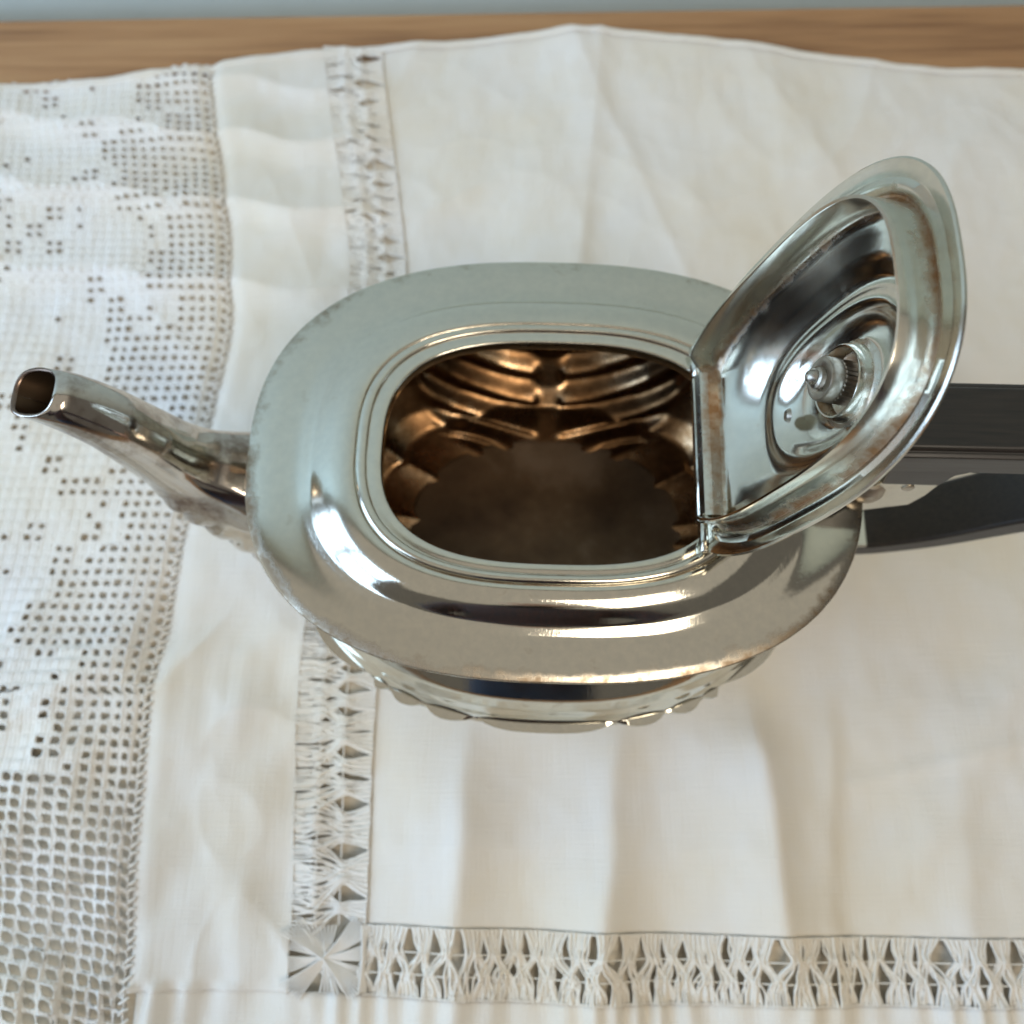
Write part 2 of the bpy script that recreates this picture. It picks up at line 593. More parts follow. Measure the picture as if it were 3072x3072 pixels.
# openwork: drawn-thread bundles, pinched twice between the two hems
def bundle(name, parent, P, c0, pitch, wide, wide2):
    """P(a, t): point at a along the band and t across it (0..1)"""
    V, Fc = [], []
    nth = 14
    wob = [random.uniform(0, 6.28) for _ in range(nth + 1)]
    j1 = random.uniform(-0.22, 0.22)
    j2 = random.uniform(-0.2, 0.2)
    wide = min(2.3, wide * random.uniform(0.6, 1.35))
    wide2 = min(1.95, wide2 * random.uniform(0.7, 1.25))
    k1 = 0.36 + random.uniform(-0.03, 0.03)
    k2 = 0.68 + random.uniform(-0.03, 0.03)
    for q in range(nth):
        f = (q + 0.5) / nth - 0.5
        a0 = c0 + f * pitch * 0.98
        a1 = c0 + j1 * pitch + f * pitch * 0.42 * wide
        half = -0.5 if f < 0 else 0.5
        a2 = c0 + half * pitch + j2 * pitch * 0.6 + (f - half * 0.5) * pitch * wide2
        a3 = c0 + half * pitch + (f - half * 0.5) * pitch * 1.9
        pts = catmull([(a0, -0.02), ((a0 + a1) / 2 + (a1 - a0) * 0.1, k1 * 0.55), (a1, k1), ((a1 + a2) / 2, (k1 + k2) / 2), (a2, k2), (a2 + (a3 - a2) * 0.65, (k2 + 1) / 2), (a3, 1.02)], 3)
        path = []
        for (a, t) in pts:
            w_ = math.sin(PI * min(1, max(0, t)))
            a += pitch * w_ * (0.07 * math.sin(7 * t + wob[q]) + 0.05 * math.sin(15 * t + 2 * wob[q]) + 0.10 * math.sin(5 * t + wob[-1]))
            p = P(a, min(1.03, max(-0.03, t)))
            pinch = math.exp(-((t - k1) / 0.07) ** 2) + math.exp(-((t - k2) / 0.07) ** 2)
            p.z += 0.0004 + 0.0011 * pinch * (1 - abs(f)) + 0.0003 * math.sin(q * 2.1)
            path.append(p)
        tube_pts(path, 0.00036 + 0.00030 * random.random(), V, Fc, 4)
    # knots of the sewing thread
    for kk, ac in ((k1, c0 + j1 * pitch),):
        p = P(ac, kk)
        p.z += 0.0009
        tube_pts([p + Vector((-0.0009, -0.0002, 0)), p + Vector((0, 0, 0.0005)), p + Vector((0.0009, 0.0002, 0))], [0.0004, 0.0008, 0.0004], V, Fc, 5)
    return obj(name, V, Fc, M_THREAD, parent)

def P_front(a, t):
    y1, y0 = hb_y(a), hc_y(a)
    y = y1 + (y0 - y1) * t
    return Vector((a, y, cloth_h(a, y)))

def P_side(a, t):
    a = min(a, back_y(-0.07) - 0.0005)
    x1, x0 = br_x(a), bl_x(a)
    x = x1 + (x0 - x1) * t
    return Vector((x, a, cloth_h(x, a)))

def sew_line(name, parent, P, a0, a1, ts):
    V, Fc = [], []
    n = int(abs(a1 - a0) / 0.0024)
    for t in ts:
        path = []
        for k in range(n + 1):
            p = P(a0 + (a1 - a0) * k / n, t)
            p.z += 0.0008 + 0.0003 * math.sin(k * 1.3)
            path.append(p)
        tube_pts(path, 0.00032, V, Fc, 4)
    return obj(name, V, Fc, M_THREAD, parent)

band_f = empty("front_openwork_band", (0, 0, 0), cloth)
band_s = empty("side_openwork_band", (0, 0, 0), cloth)
PF = 0.0074
k = 0
a = -0.0432
while a < XR - 0.01:
    bundle("thread_bundle", band_f, P_front, a, PF, 1.15, 1.05)
    a += PF * (1 + random.uniform(-0.16, 0.16))
PS = 0.0078
a = -0.0195
while a < 0.3405:
    if not (0.075 < a < 0.135):
        bundle("thread_bundle", band_s, P_side, a, PS, 1.15, 1.65)
    a += PS * (1 + random.uniform(-0.16, 0.16))
sew_line("sewing_thread", band_f, P_front, -0.047, XR - 0.01, (0.0, 0.36, 0.68, 1.0))
sew_line("sewing_thread", band_s, P_side, -0.0234, 0.335, (0.0, 0.36, 0.68, 1.0))

# corner star of the openwork
def corner_star():
    V, Fc = [], []
    def P(u, w):
        y = hb_y(-0.047) + (hc_y(-0.06) - hb_y(-0.047)) * w
        x = br_x(y) + (bl_x(y) - br_x(y)) * u
        return Vector((x, y, cloth_h(x, y) + 0.0008))
    def strand(u0, w0, u1, w1, n, spread, r):
        for q in range(n):
            o = (q - (n - 1) / 2) * spread
            path = []
            for k in range(9):
                t = k / 8
                fan = (abs(t - 0.5) * 2) ** 1.3
                du, dw = (w1 - w0), -(u1 - u0)
                L = math.hypot(du, dw) or 1
                p = P(u0 + (u1 - u0) * t + du / L * o * (0.25 + fan), w0 + (w1 - w0) * t + dw / L * o * (0.25 + fan))
                p.z += 0.0012 * (1 - fan) + 0.0002 * q
                path.append(p)
            tube_pts(path, r, V, Fc, 4)
    for (u0, w0, u1, w1, n) in ((0.02, 0.0, 0.98, 1.0, 8), (0.98, 0.0, 0.02, 1.0, 8), (0.5, 0.0, 0.46, 1.0, 5), (0.75, 0.0, 0.28, 1.0, 4), (0.0, 0.42, 1.0, 0.58, 5), (0.0, 0.7, 1.0, 0.3, 3)):
        strand(u0, w0, u1, w1, n, 0.032 + 0.012 * random.random(), 0.00034 + 0.0001 * random.random())
    strand(0.0, 0.0, 0.0, 1.0, 4, 0.02, 0.0005)
    # woven wheel in the middle
    path = []
    for k in range(90):
        an = k * 0.5
        rr = 0.03 + 0.0021 * k
        p = P(0.5 + rr * math.cos(an), 0.5 + rr * math.sin(an) * 1.15)
        p.z += 0.0016 * (1 - k / 120) + 0.0004 * math.sin(k * 2.1)
        path.append(p)
    tube_pts(path, 0.00040, V, Fc, 4)
    return obj("corner_star", V, Fc, M_THREAD, cloth)
corner_star()

# filet crochet lace
def lace():
    V, Fc = [], []
    p = 0.0044
    NI, NJ = 34, 116
    J0 = -40
    rnd = random.Random(3)
    def filled(i, j):
        y = j * p
        if i < 1:
            return False
        if y < 0.018 + 0.0016 * (i - 14) * (1 if i > 14 else 0):
            # open mesh in the front, a few worked blocks
            q = (i * 3 + j * 5)
            if y > -0.02 and i > 9 + (j % 7):
                return True
            return False
        # stepped open margin along the seam
        m = 5 + abs(((j + 4) % 22) - 11) * 0.62
        m += 1.5 * math.sin(j * 0.9)
        if i < m:
            # scattered worked blocks in the margin
            return ((i + 2 * (j // 3)) % 7 < 2 and (j % 11) < 4 and i > 2)
        # chains of open pairs crossing the worked ground
        d1 = (i + (j // 2) * 2) % 18
        d2 = (i - (j // 2) * 2) % 18
        if d1 < 2 and (j // 2) % 2 == 0:
            return False
        if d2 < 2 and (j // 2) % 3 != 1:
            return False
        # flower outlines
        ci, cj = ((i - 20) % 24) - 6, ((j - 9) % 30) - 15
        rr = math.hypot(ci, cj * 0.8)
        if 4.5 < rr < 6.0 and (i + j) % 3 != 0:
            return False
        return True
    def pos(i, j):
        y = j * p
        tilt = 0.20 * smooth(0.06, -0.06, y) - 0.05 * smooth(0.2, 0.32, y)
        yy = y + i * p * tilt
        sq = 1 - 0.42 * smooth(8, 0, i) * smooth(0.07, 0.0, y)
        # cells crowd together towards the seam in front
        xx = lace_x(yy) - i * p * (0.72 + 0.28 * smooth(0, 9, i) if y < 0.05 else 0.94)
        jx = 0.0004 * noise.noise(Vector((i * 1.7, j * 1.3, 5)))
        jy = 0.0004 * noise.noise(Vector((i * 1.1, j * 1.9, 8)))
        return xx + jx, yy + jy
    cache = {}
    def vid(i2, j2):
        """shared border vertices on the half-cell lattice"""
        k = (i2, j2)
        if k not in cache:
            x, y = pos(i2 / 2, j2 / 2)
            yb = back_y(x)
            cache[k] = len(V)
            y = min(y, yb - 0.0004 + 0.0003 * math.sin(i2 * 2.2))
            V.append(Vector((x, y, cloth_h(x, y) + 0.0006)))
        return cache[k]
    for jj in range(J0, J0 + NJ):
        for i in range(NI):
            x, y = pos(i + 0.5, jj + 0.5)
            if y > back_y(x) + 0.0005 or y < -0.16 or x < -0.30:
                continue
            I, J = 2 * i, 2 * jj
            bd = [vid(I, J), vid(I + 1, J), vid(I + 2, J), vid(I + 2, J + 1), vid(I + 2, J + 2), vid(I + 1, J + 2), vid(I, J + 2), vid(I, J + 1)]
            cz = cloth_h(x, y) + 0.0006
            if filled(i, jj) and rnd.random() > 0.03:
                # three worked stitches: ridged block
                b = len(V)
                for w in (1 / 6, 0.5, 5 / 6):
                    for h in (0.12, 0.5, 0.88):
                        xx, yy = pos(i + w, jj + h)
                        V.append(Vector((xx, yy, cz + 0.00015 + 0.00025 * rnd.random())))
                m = lambda a_, b_: b + a_ * 3 + b_
                Fc.extend([(m(0, 0), m(1, 0), m(1, 1), m(0, 1)), (m(1, 0), m(2, 0), m(2, 1), m(1, 1)), (m(0, 1), m(1, 1), m(1, 2), m(0, 2)), (m(1, 1), m(2, 1), m(2, 2), m(1, 2))])
                ring = [m(0, 0), m(1, 0), m(2, 0), m(2, 1), m(2, 2), m(1, 2), m(0, 2), m(0, 1)]
                for q in range(8):
                    Fc.append((bd[q], bd[(q + 1) % 8], ring[(q + 1) % 8], ring[q]))
            else:
                yc = jj * p
                hs = 0.205 + 0.06 * rnd.random() + 0.125 * smooth(0.07, -0.03, yc)
                sk = rnd.uniform(-0.06, 0.06)
                if yc < 0.02:
                    sk += 0.10
                hx, hy = rnd.uniform(-0.03, 0.03), rnd.uniform(-0.04, 0.04)
                r1, r2 = [], []
                for lst, f, dz in ((r1, (hs + 0.5) / 2 + 0.02, 0.0006), (r2, hs, 0.0001)):
                    for (du, dv) in ((-1, -1), (0, -1), (1, -1), (1, 0), (1, 1), (0, 1), (-1, 1), (-1, 0)):
                        cf = 0.86 if du and dv else 1.0
                        jit = 1 + (rnd.uniform(-0.22, 0.22) if dz < 0.0003 else 0)
                        xx, yy = pos(i + 0.5 + hx + (du * cf + dv * sk * 2) * f * jit, jj + 0.5 + hy + dv * cf * f * jit)
                        lst.append(len(V))
                        V.append(Vector((xx, yy, cz + dz)))
                for q in range(8):
                    w = (q + 1) % 8
                    Fc.append((bd[q], bd[w], r1[w], r1[q]))
                    Fc.append((r1[q], r1[w], r2[w], r2[q]))
    for v in V:
        v.y = min(v.y, back_y(v.x) + 0.0005 * math.sin(v.x * 900))
    o = obj("lace_border", V, Fc, M_LACE, cloth)
    fix_normals(o)
    md = o.modifiers.new("thickness", 'SOLIDIFY')
    md.thickness = 0.0008
    md.offset = -1
    o["kind"] = "stuff"
    o["label"] = "filet crochet lace of open and worked squares"
    return o
lace()

def seam():
    """whipped seam between lace and linen"""
    V, Fc = [], []
    y = -0.15
    k = 0
    while y < back_y(lace_x(y)) - 0.003:
        x = lace_x(y)
        z = cloth_h(x, y)
        d = 0.0017 if k % 2 else -0.0012
        pts = [Vector((x - 0.0010, y - 0.0009, z + 0.0006)), Vector((x + 0.0004, y + d * 0.3, z + 0.0014)), Vector((x + 0.0019, y + 0.0010, z + 0.0008))]
        tube_pts(pts, [0.0004, 0.0006, 0.0004], V, Fc, 5)
        y += 0.0029 * (1 + random.uniform(-0.15, 0.15))
        k += 1
    return obj("whipped_seam", V, Fc, M_THREAD, cloth)
seam()

# ------------------------------------------------------------------ teapot
pot = empty("teapot", (POTX, POTY, 0.0012))
pot.rotation_euler = (0, 0, ROT)
pot["label"] = "silver plated oval teapot with its hinged lid standing open and ebony handle"
pot["category"] = "teapot"
N = 288
ZR = 0.0505   # height of the scalloped ridge

OUT = [  # z, a, b, n
    (0.0000, .0500, .0380, 2.2), (0.0010, .0508, .0388, 2.2), (0.0040, .0500, .0380, 2.2), (0.0070, .0478, .0358, 2.2), (0.0090, .0482, .0362, 2.2),
    (0.0120, .0540, .0420, 2.2), (0.0160, .0610, .0490, 2.25), (0.0220, .0690, .0570, 2.3), (0.0300, .0760, .0645, 2.3), (0.0380, .0800, .0692, 2.3),
    (0.0450, .0815, .0712, 2.3), (0.0500, .0815, .0718, 2.3), (0.0530, .0812, .0715, 2.3), (0.0580, .0797, .0696, 2.32), (0.0625, .0778, .0667, 2.35), (0.0665, .0760, .0630, 2.38),
    (0.0700, .0752, .0598, 2.4), (0.0745, .0764, .0584, 2.45), (0.0790, .0802, .0598, 2.47), (0.0820, .0842, .0622, 2.48), (0.0838, .0866, .0640, 2.49), (0.0845, .0872, .0645, 2.49)]

ARC = [(0.0, .062), (0.012, .0506), (0.016, .0426), (0.022, .0326), (0.030, .0216), (0.038, .0123), (ZR, 0.0), (0.1, 0.0)]
def flute(x, y, z, side):
    """radial offset of the swagged fluting below the scalloped ridge"""
    ax = abs(x)
    # swags across the front and the back
    p = 0.0105
    down = pinterp(ARC, z)[0]
    xx = ax / pinterp(OUT, z)[0] * 0.0815
    c = p / 2 + down + 12.0 * xx * xx * (0.55 + 0.45 * smooth(0.016, 0.045, z))
    s = abs(math.sin(PI * c / p))
    if side:
        sw = 0.0032 * (s ** 0.7 - 1)
    else:
        sw = 0.0038 * (0.5 - 0.5 * math.cos(2 * PI * c / p) - 1)
    # plain pillar in the middle
    if not side or z < ZR - 0.006:
        sw = sw * smooth(0.0035, 0.0060, ax) + (0.0 if side else -0.0016 * (1 - smooth(0.0035, 0.0060, ax)))
    # upright lobes round the ends
    ang = math.atan2(y / 0.07, ax / 0.08)
    e = 0.0046 * (abs(math.sin((abs(ang) - 0.915) * 7.6)) ** 0.6 - 1)
    m = smooth(0.049, 0.054, xx)
    return sw * (1 - m) + e * m

def body_ring(z, off, fl, side=1):
    a, b, n = pinterp(OUT, z)
    ring = []
    for i in range(N):
        x, y = sup(a - off, b - off, n, N, i)
        if fl:
            amp = smooth(0.011, 0.0155, z)
            d = flute(x, y, z, side) * amp + 0.0017 * side * smooth(ZR - 0.003, ZR, z) if z <= ZR else -0.0010 - 0.0006 * smooth(ZR, ZR + 0.004, z)* (1 - smooth(ZR + 0.004, ZR + 0.014, z)) + 0.0010 * smooth(ZR + 0.004, ZR + 0.022, z)
            r = math.hypot(x, y)
            x, y = x * (1 + d / r), y * (1 + d / r)
        ring.append((x, y, z))
    return ring

# outside of the body
zs = [0.0, 0.001, 0.0025, 0.004, 0.0055, 0.007, 0.008, 0.009, 0.0105]
zs += [0.012 + (ZR - 0.012) * k / 64 for k in range(65)]
zs += [ZR + 0.0002, ZR + 0.0006, ZR + 0.0012, ZR + 0.002] + [ZR + 0.003 + (0.0838 - ZR - 0.003) * k / 34 for k in range(35)] + [0.0842, 0.0845]
rings = [body_ring(z, 0, True) for z in zs]
V, Fc = rings_mesh(rings, True, True, False)
tarn = []
for x, y, z in V:
    tarn.append(0.12 + 0.35 * smooth(0.079, 0.0845, z))
body = obj("body", V, Fc, M_SILVER, pot, attr=tarn)
body["label"] = "silver body with swagged fluting below a scalloped ridge"
fix_normals(body)
sharpen(body, 40)

# shoulder: broad flat border, hollow, dome and collar round the opening
ZE = 0.0845
SHO = [  # f (0 border edge .. 1 mouth), height above the edge
    (0.000, 0.0000), (0.004, 0.0004), (0.012, 0.0006), (0.06, 0.00105), (0.12, 0.00145), (0.19, 0.00175), (0.26, 0.00195), (0.33, 0.00215), (0.38, 0.0024), (0.43, 0.0029), (0.48, 0.0035), (0.53, 0.0047),
    (0.58, 0.0058), (0.63, 0.0067), (0.68, 0.0073), (0.73, 0.0077), (0.775, 0.0078), (0.800, 0.0076), (0.808, 0.0074), (0.814, 0.0078), (0.826, 0.0084), (0.845, 0.0087), (0.868, 0.0087), (0.884, 0.0085),
    (0.890, 0.0081), (0.896, 0.0079), (0.91, 0.0079), (0.95, 0.0080), (0.985, 0.0079), (0.995, 0.0076), (1.0, 0.0071), (1.0, 0.0056), (0.998, 0.0042)]
sh = catmull([(f, h) for f, h in SHO], 3)
def shoulder_ring(f, h, N=N):
    a = .0872 + (.0476 - .0872) * f
    b = .0645 + (.0330 - .0645) * f
    n = 2.49 + (2.8 - 2.49) * f
    dy = -0.0010 * f
    return [(x, y + dy, ZE + h) for x, y in (sup(a, b, n, N, i) for i in range(N))]
rings = [shoulder_ring(min(1.0, max(0, f)), h) for f, h in sh]
V, Fc = rings_mesh(rings)
tarn = []
for k, (f, h) in enumerate(sh):
    for i in range(N):
        an = 2 * PI * i / N
        edge = smooth(0.20, 0.0, f) ** 1.4
        front = 0.16 + 0.28 * smooth(0.3, -0.5, math.sin(an)) + 0.16 * smooth(-0.4, -0.95, math.cos(an))
        gro = 0.55 * math.exp(-((f - 0.807) / 0.006) ** 2) + 0.5 * math.exp(-((f - 0.893) / 0.006) ** 2) + 0.25 * smooth(0.985, 1.0, f)
        tarn.append(min(1, edge * front * 1.12 + gro + 0.07))
shoulder = obj("shoulder", V, Fc, M_SILVER, pot, attr=tarn)
fix_normals(shoulder)
sharpen(shoulder, 40)

# inside of the body
INZ = 0.0155
rings = [shoulder_ring(1.0, 0.0042)]
rings += [[(p[0] * s, p[1] * s, ZE + h) for p in shoulder_ring(0.96, 0)] for s, h in ((1.0, 0.0038), (1.10, 0.0032))]
rings += [[(x * 1.0, y * 1.0, ZE + hh) for (x, y, z) in shoulder_ring(ff, 0)] for ff, hh in ((0.62, 0.0040), (0.42, 0.0008), (0.22, -0.0004), (0.16, -0.002), (0.20, -0.004))]
zz = [0.077 - (0.077 - 0.0175) * k / 96 for k in range(97)]
rings += [body_ring(z, 0.0012, True, 0) for z in zz]
for q in range(1, 15):
    t = q / 14
    a, b = .0615 + (.0466 - .0615) * t, .0490 + (.0340 - .0490) * t
    ring = []
    for i in range(N):
        x, y = sup(a, b, 2.25, N, i)
        d = flute(x * 0.060 / a, y * 0.060 / a, 0.0172 - 0.0065 * t, 0) * (1 - 0.55 * t)
        r = math.hypot(x, y)
        ring.append((x * (1 + d / r), y * (1 + d / r), 0.0173 - 0.0021 * t - 0.25 * d))
    rings.append(ring)
V, Fc = rings_mesh(rings, True)
lin = obj("inner_lining", V, Fc, M_LINING, pot)
rings = []
for z, a, b in ((0.0146, .0490, .0364), (0.0154, .0484, .0358), (0.0157, .0474, .0348), (0.0156, .0464, .0338), (0.0154, .030, .021), (0.0154, .012, .008), (0.0154, .002, .0015)):
    rings.append([(*sup(a, b, 2.25, N, i), z) for i in range(N)])
V, Fc = rings_mesh(rings, True, False, True)
fl_ = obj("inner_floor", V, Fc, M_RESIDUE, lin)
fix_normals(fl_)
fix_normals(lin)
lin["label"] = "brown tea-stained inside with fluted walls"

# hinge plate closing the right end of the mouth
HX, HZ = 0.0405, 0.0950      # hinge line, in the pot's own frame
def hinge_plate():
    V, top = [], []
    pts = []
    for i in range(200):
        x, y = sup(.0478, .0332, 2.8, 200, i)
        if x >= HX - 0.0012:
            pts.append((x, y))
    pts.sort(key=lambda q: math.atan2(q[1], q[0]))
    ys = pts[-1][1]
    poly = [(HX - 0.0012, -ys)] + pts + [(HX - 0.0012, ys)]
    n = len(poly)
    V = [(x, y - 0.001, 0.0938) for x, y in poly] + [(x, y - 0.001, 0.0896) for x, y in poly]
    Fc = [tuple(range(n)), tuple(range(2 * n - 1, n - 1, -1))] + [(i, (i + 1) % n, n + (i + 1) % n, n + i) for i in range(n)]
    o = obj("hinge_plate", V, Fc, M_SILVER, pot, shade=False, attr=[0.35] * (2 * n))
    fix_normals(o)
hinge_plate()

# ---- lid, standing open
BETA = math.radians(72.8)
lid_frame = Matrix.Translation((HX, 0.0004, HZ)) @ Matrix.Scale(1.003, 4) @ Matrix((
    (math.cos(BETA), 0, -math.sin(BETA), 0), (0, 1, 0, 0), (math.sin(BETA), 0, math.cos(BETA), 0), (0, 0, 0, 1)))
# local lid axes: x = away from the hinge, y = along the hinge, z = towards the lid's inside
LN = 220
def lid_ring(c, a, b, n, cut, e):
    r = []
    for i in range(LN):
        x, y = sup(a, b, n, LN, i)
        under = cut - (c + x)
        x = max(c + x, cut)
        # the lip dies away along the hinge
        ee = e - max(0.0, e - 0.0012) * smooth(-0.003, 0.002, under)
        r.append(lid_frame @ Vector((x, y, ee)))
    return r
mm = 0.001
LID_IN = [  # centre, a, b, n, cut, e, tarnish   (mm)
    (41, 56.2, 37.6, 2.7, 0.0, -0.6, .2), (41, 56.3, 37.7, 2.7, 0.0, 0.0, .15), (41, 55.9, 37.3, 2.7, 0.2, 0.35, .1), (41, 54.6, 36.2, 2.7, 0.5, 0.1, .1), (41, 52.8, 34.8, 2.7, 0.9, -0.7, .12),
    (41, 52.2, 34.2, 2.75, 1.1, -0.9, .15), (41, 50.6, 32.9, 2.8, 1.5, -0.5, .2), (41, 49.2, 31.7, 2.85, 1.8, -1.0, .35), (41, 48.2, 31.0, 2.9, 2.0, -1.9, .95), (41, 47.6, 30.6, 2.9, 2.2, -2.0, 1.0),
    (41, 47.2, 30.0, 2.9, 2.4, -1.2, .8), (41, 47.0, 29.8, 2.9, 2.6, 2.0, .3), (41, 46.8, 29.6, 2.9, 2.8, 5.7, .12), (41, 46.7, 29.5, 2.9, 2.9, 6.1, .02), (41, 46.0, 28.9, 2.9, 3.2, 6.1, .02), (41, 45.85, 28.75, 2.9, 3.4, 5.7, .1), (41, 45.9, 28.8, 2.9, 3.5, 0.0, .3),
    (41, 45.8, 29.0, 2.9, 3.7, -2.6, .75), (41, 45.0, 28.4, 2.85, 4.2, -3.8, .8), (41, 43.4, 27.2, 2.8, 5.0, -4.4, .25), (41.3, 40.0, 25.4, 2.7, 6.2, -5.4, .12), (41.6, 36.6, 23.2, 2.6, 7.8, -6.8, .1),
    (42, 34.2, 20.8, 2.5, 10.5, -8.0, .12), (42.2, 32.4, 19.4, 2.45, 12.5, -9.7, .2), (42.4, 30.6, 18.2, 2.4, 14.3, -10.5, .25), (42.6, 28.6, 17.0, 2.35, 16.2, -10.6, .15), (42.8, 26.6, 15.8, 2.3, 17.8, -10.5, .1),
    (43, 24.8, 14.8, 2.25, 19.4, -11.0, .12), (43.2, 22.8, 13.9, 2.2, 21.4, -12.4, .2), (43.4, 20.8, 13.1, 2.1, 23.4, -13.6, .15), (43.6, 17.5, 12.0, 2.0, 26, -14.4, .1), (44, 13.5, 10.6, 2.0, 20, -14.9, .15),
    (44, 11.4, 10.4, 2.0, 20, -15.0, .6), (44, 9.9, 9.7, 2.0, 20, -14.4, .8), (44, 9.3, 9.3, 2.0, 20, -13.2, .3), (44, 8.9, 8.9, 2.0, 20, -11.6, .1), (44, 8.6, 8.6, 2.0, 20, -11.3, .05), (44, 8.2, 8.2, 2.0, 20, -11.4, .1),
    (44, 8.0, 8.0, 2.0, 20, -15.6, .9), (44, 6.0, 6.0, 2.0, 20, -16.4, .9), (44, 0.05, 0.05, 2.0, 20, -16.4, .9)]
rings, tarn = [], []
for c, a, b, n, cut, e, t in LID_IN:
    if 14 < a <= 40:
        far = c + a
        c, a, n = (cut + far) / 2, (far - cut) / 2, 2.0 + (a - 14) / 26 * 0.9
        cut -= 1
    rings.append(lid_ring(c * mm, a * mm, b * mm, n, cut * mm, e * mm))
    tarn += [(0.05 + t * 0.5) if t > 0.55 else 0.03 + 0.35 * t] * LN
V, Fc = rings_mesh(rings)
lid = obj("lid", V, Fc, M_LID, pot, attr=tarn)
fix_normals(lid)
sharpen(lid, 38)
lid["label"] = "open hinged lid showing its stepped inside"
LID_OUT = [(41, 56.2, 37.6, 2.7, 0, -0.6), (41, 54.8, 36.4, 2.7, .4, -1.8), (41, 51, 33, 2.75, 1, -3.2), (41, 47, 30, 2.8, 2, -4.2), (41, 44, 27.5, 2.8, 3.5, -6.2), (41.5, 38, 23.5, 2.6, 7, -8), (42, 33, 20, 2.4, 11, -12), (43, 25, 15, 2.3, 18, -13.5), (43.5, 20, 13, 2.1, 22, -16.4), (44, 12, 10, 2, 20, -18), (44, 5, 5, 2, 20, -18.6), (44, .05, .05, 2, 20, -18.6)]
rings = [lid_ring(c * mm, a * mm, b * mm, n, cut * mm, e * mm) for c, a, b, n, cut, e in LID_OUT]
V, Fc = rings_mesh(rings)
o = obj("lid_outside", V, Fc, M_SILVER, lid, attr=[0.1] * len(V))
fix_normals(o)

FR = lid_frame @ Matrix.Translation((0.044, 0, -0.0022)) @ Matrix.Scale(0.86, 4)
# knurled nut that holds the finial
nut = lathe("finial_nut", [(0.0001, -.0162), (.0062, -.0162), (.0062, -.0100), (.0058, -.0095), (.0001, -.0095)], M_STEEL, lid, FR, 56, knurl=(1, 2, 0.07))
lathe("washer", [(0.0001, -.0096), (.0058, -.0096), (.0062, -.0092), (.0062, -.0060), (.0058, -.0055), (.0036, -.0054), (.0031, -.0057), (.0001, -.0057)], M_STEEL, nut, FR, 56)
lathe("screw_tip", [(0.0001, -.0058), (.0030, -.0058), (.0031, -.0053), (.0031, -.0042), (.0026, -.0038), (.0023, -.0037), (.0024, -.0032), (.0020, -.0025), (.0013, -.0017), (.0008, -.0014), (.0006, -.0018), (.0001, -.0018)], M_STEEL, nut, FR, 40)
lathe("finial", [(0.0001, -.0180), (.0052, -.0182), (.0060, -.0190), (.0044, -.0200), (.0052, -.0215), (.0066, -.0235), (.0062, -.0258), (.0036, -.0274), (.0001, -.0278)], M_EBONY, lid, FR, 40)
VF = lid_frame @ Matrix.Translation((0.0248, -0.0005, -0.01085)) @ Matrix.Rotation(-0.25, 4, 'Y')
lathe("vent_hole", [(0.0001, 0.0002), (.0008, 0.0002), (.0009, 0.0007), (.0013, 0.0008), (.0016, 0.0004), (.0019, -.0002), (.0001, -.0004)], M_STEEL, lid, VF, 24)
lathe("vent_hole", [(0.0001, 0.00035), (.0008, 0.00035), (.0008, 0.0002), (.0001, 0.0002)], M_BLACK, lid, VF, 24)  # black disc painted in for the shade inside the hole

# hinge knuckles
def knuckle(y0, y1, parent, r=0.0021, flat=0.0):
    rings = []
    for y in (y0, y0 + 0.0003, y1 - 0.0003, y1):
        rr = r * (0.88 if y in (y0, y1) else 1)
        rings.append([(HX - 0.0006 + rr * math.cos(q * PI / 12), y, HZ - 0.0002 + rr * math.sin(q * PI / 12)) for q in range(24)])
    V, Fc = rings_mesh(rings, True, True, True)
    o = obj("hinge_knuckle", V, Fc, M_SILVER, parent, attr=[0.3] * len(V))
    fix_normals(o)
knuckle(-0.0222, 0.0202, lid)
knuckle(0.0206, 0.0305, pot)
knuckle(-0.0305, -0.0226, pot, 0.0013)
# leaf joining knuckle and lid
def leaf():
    V = []
    for (s, e) in ((0.0, 0.0020), (0.0014, 0.0024), (0.0034, 0.0020), (0.0046, 0.0002), (0.0052, -0.0024), (0.0, -0.0018)):
        for y in (-0.0218, 0.0198):
            V.append(lid_frame @ Vector((s, y, e)))
    Fc = [(2 * k, 2 * k + 1, (2 * k + 3) % 12, (2 * k + 2) % 12) for k in range(6)] + [(0, 2, 4, 6, 8, 10), (11, 9, 7, 5, 3, 1)]
    o = obj("hinge_leaf", V, Fc, M_LID, lid, shade=False, attr=[0.15, .15, .1, .1, .2, .2, .5, .5, .5, .5, .2, .2])
    fix_normals(o)
leaf()

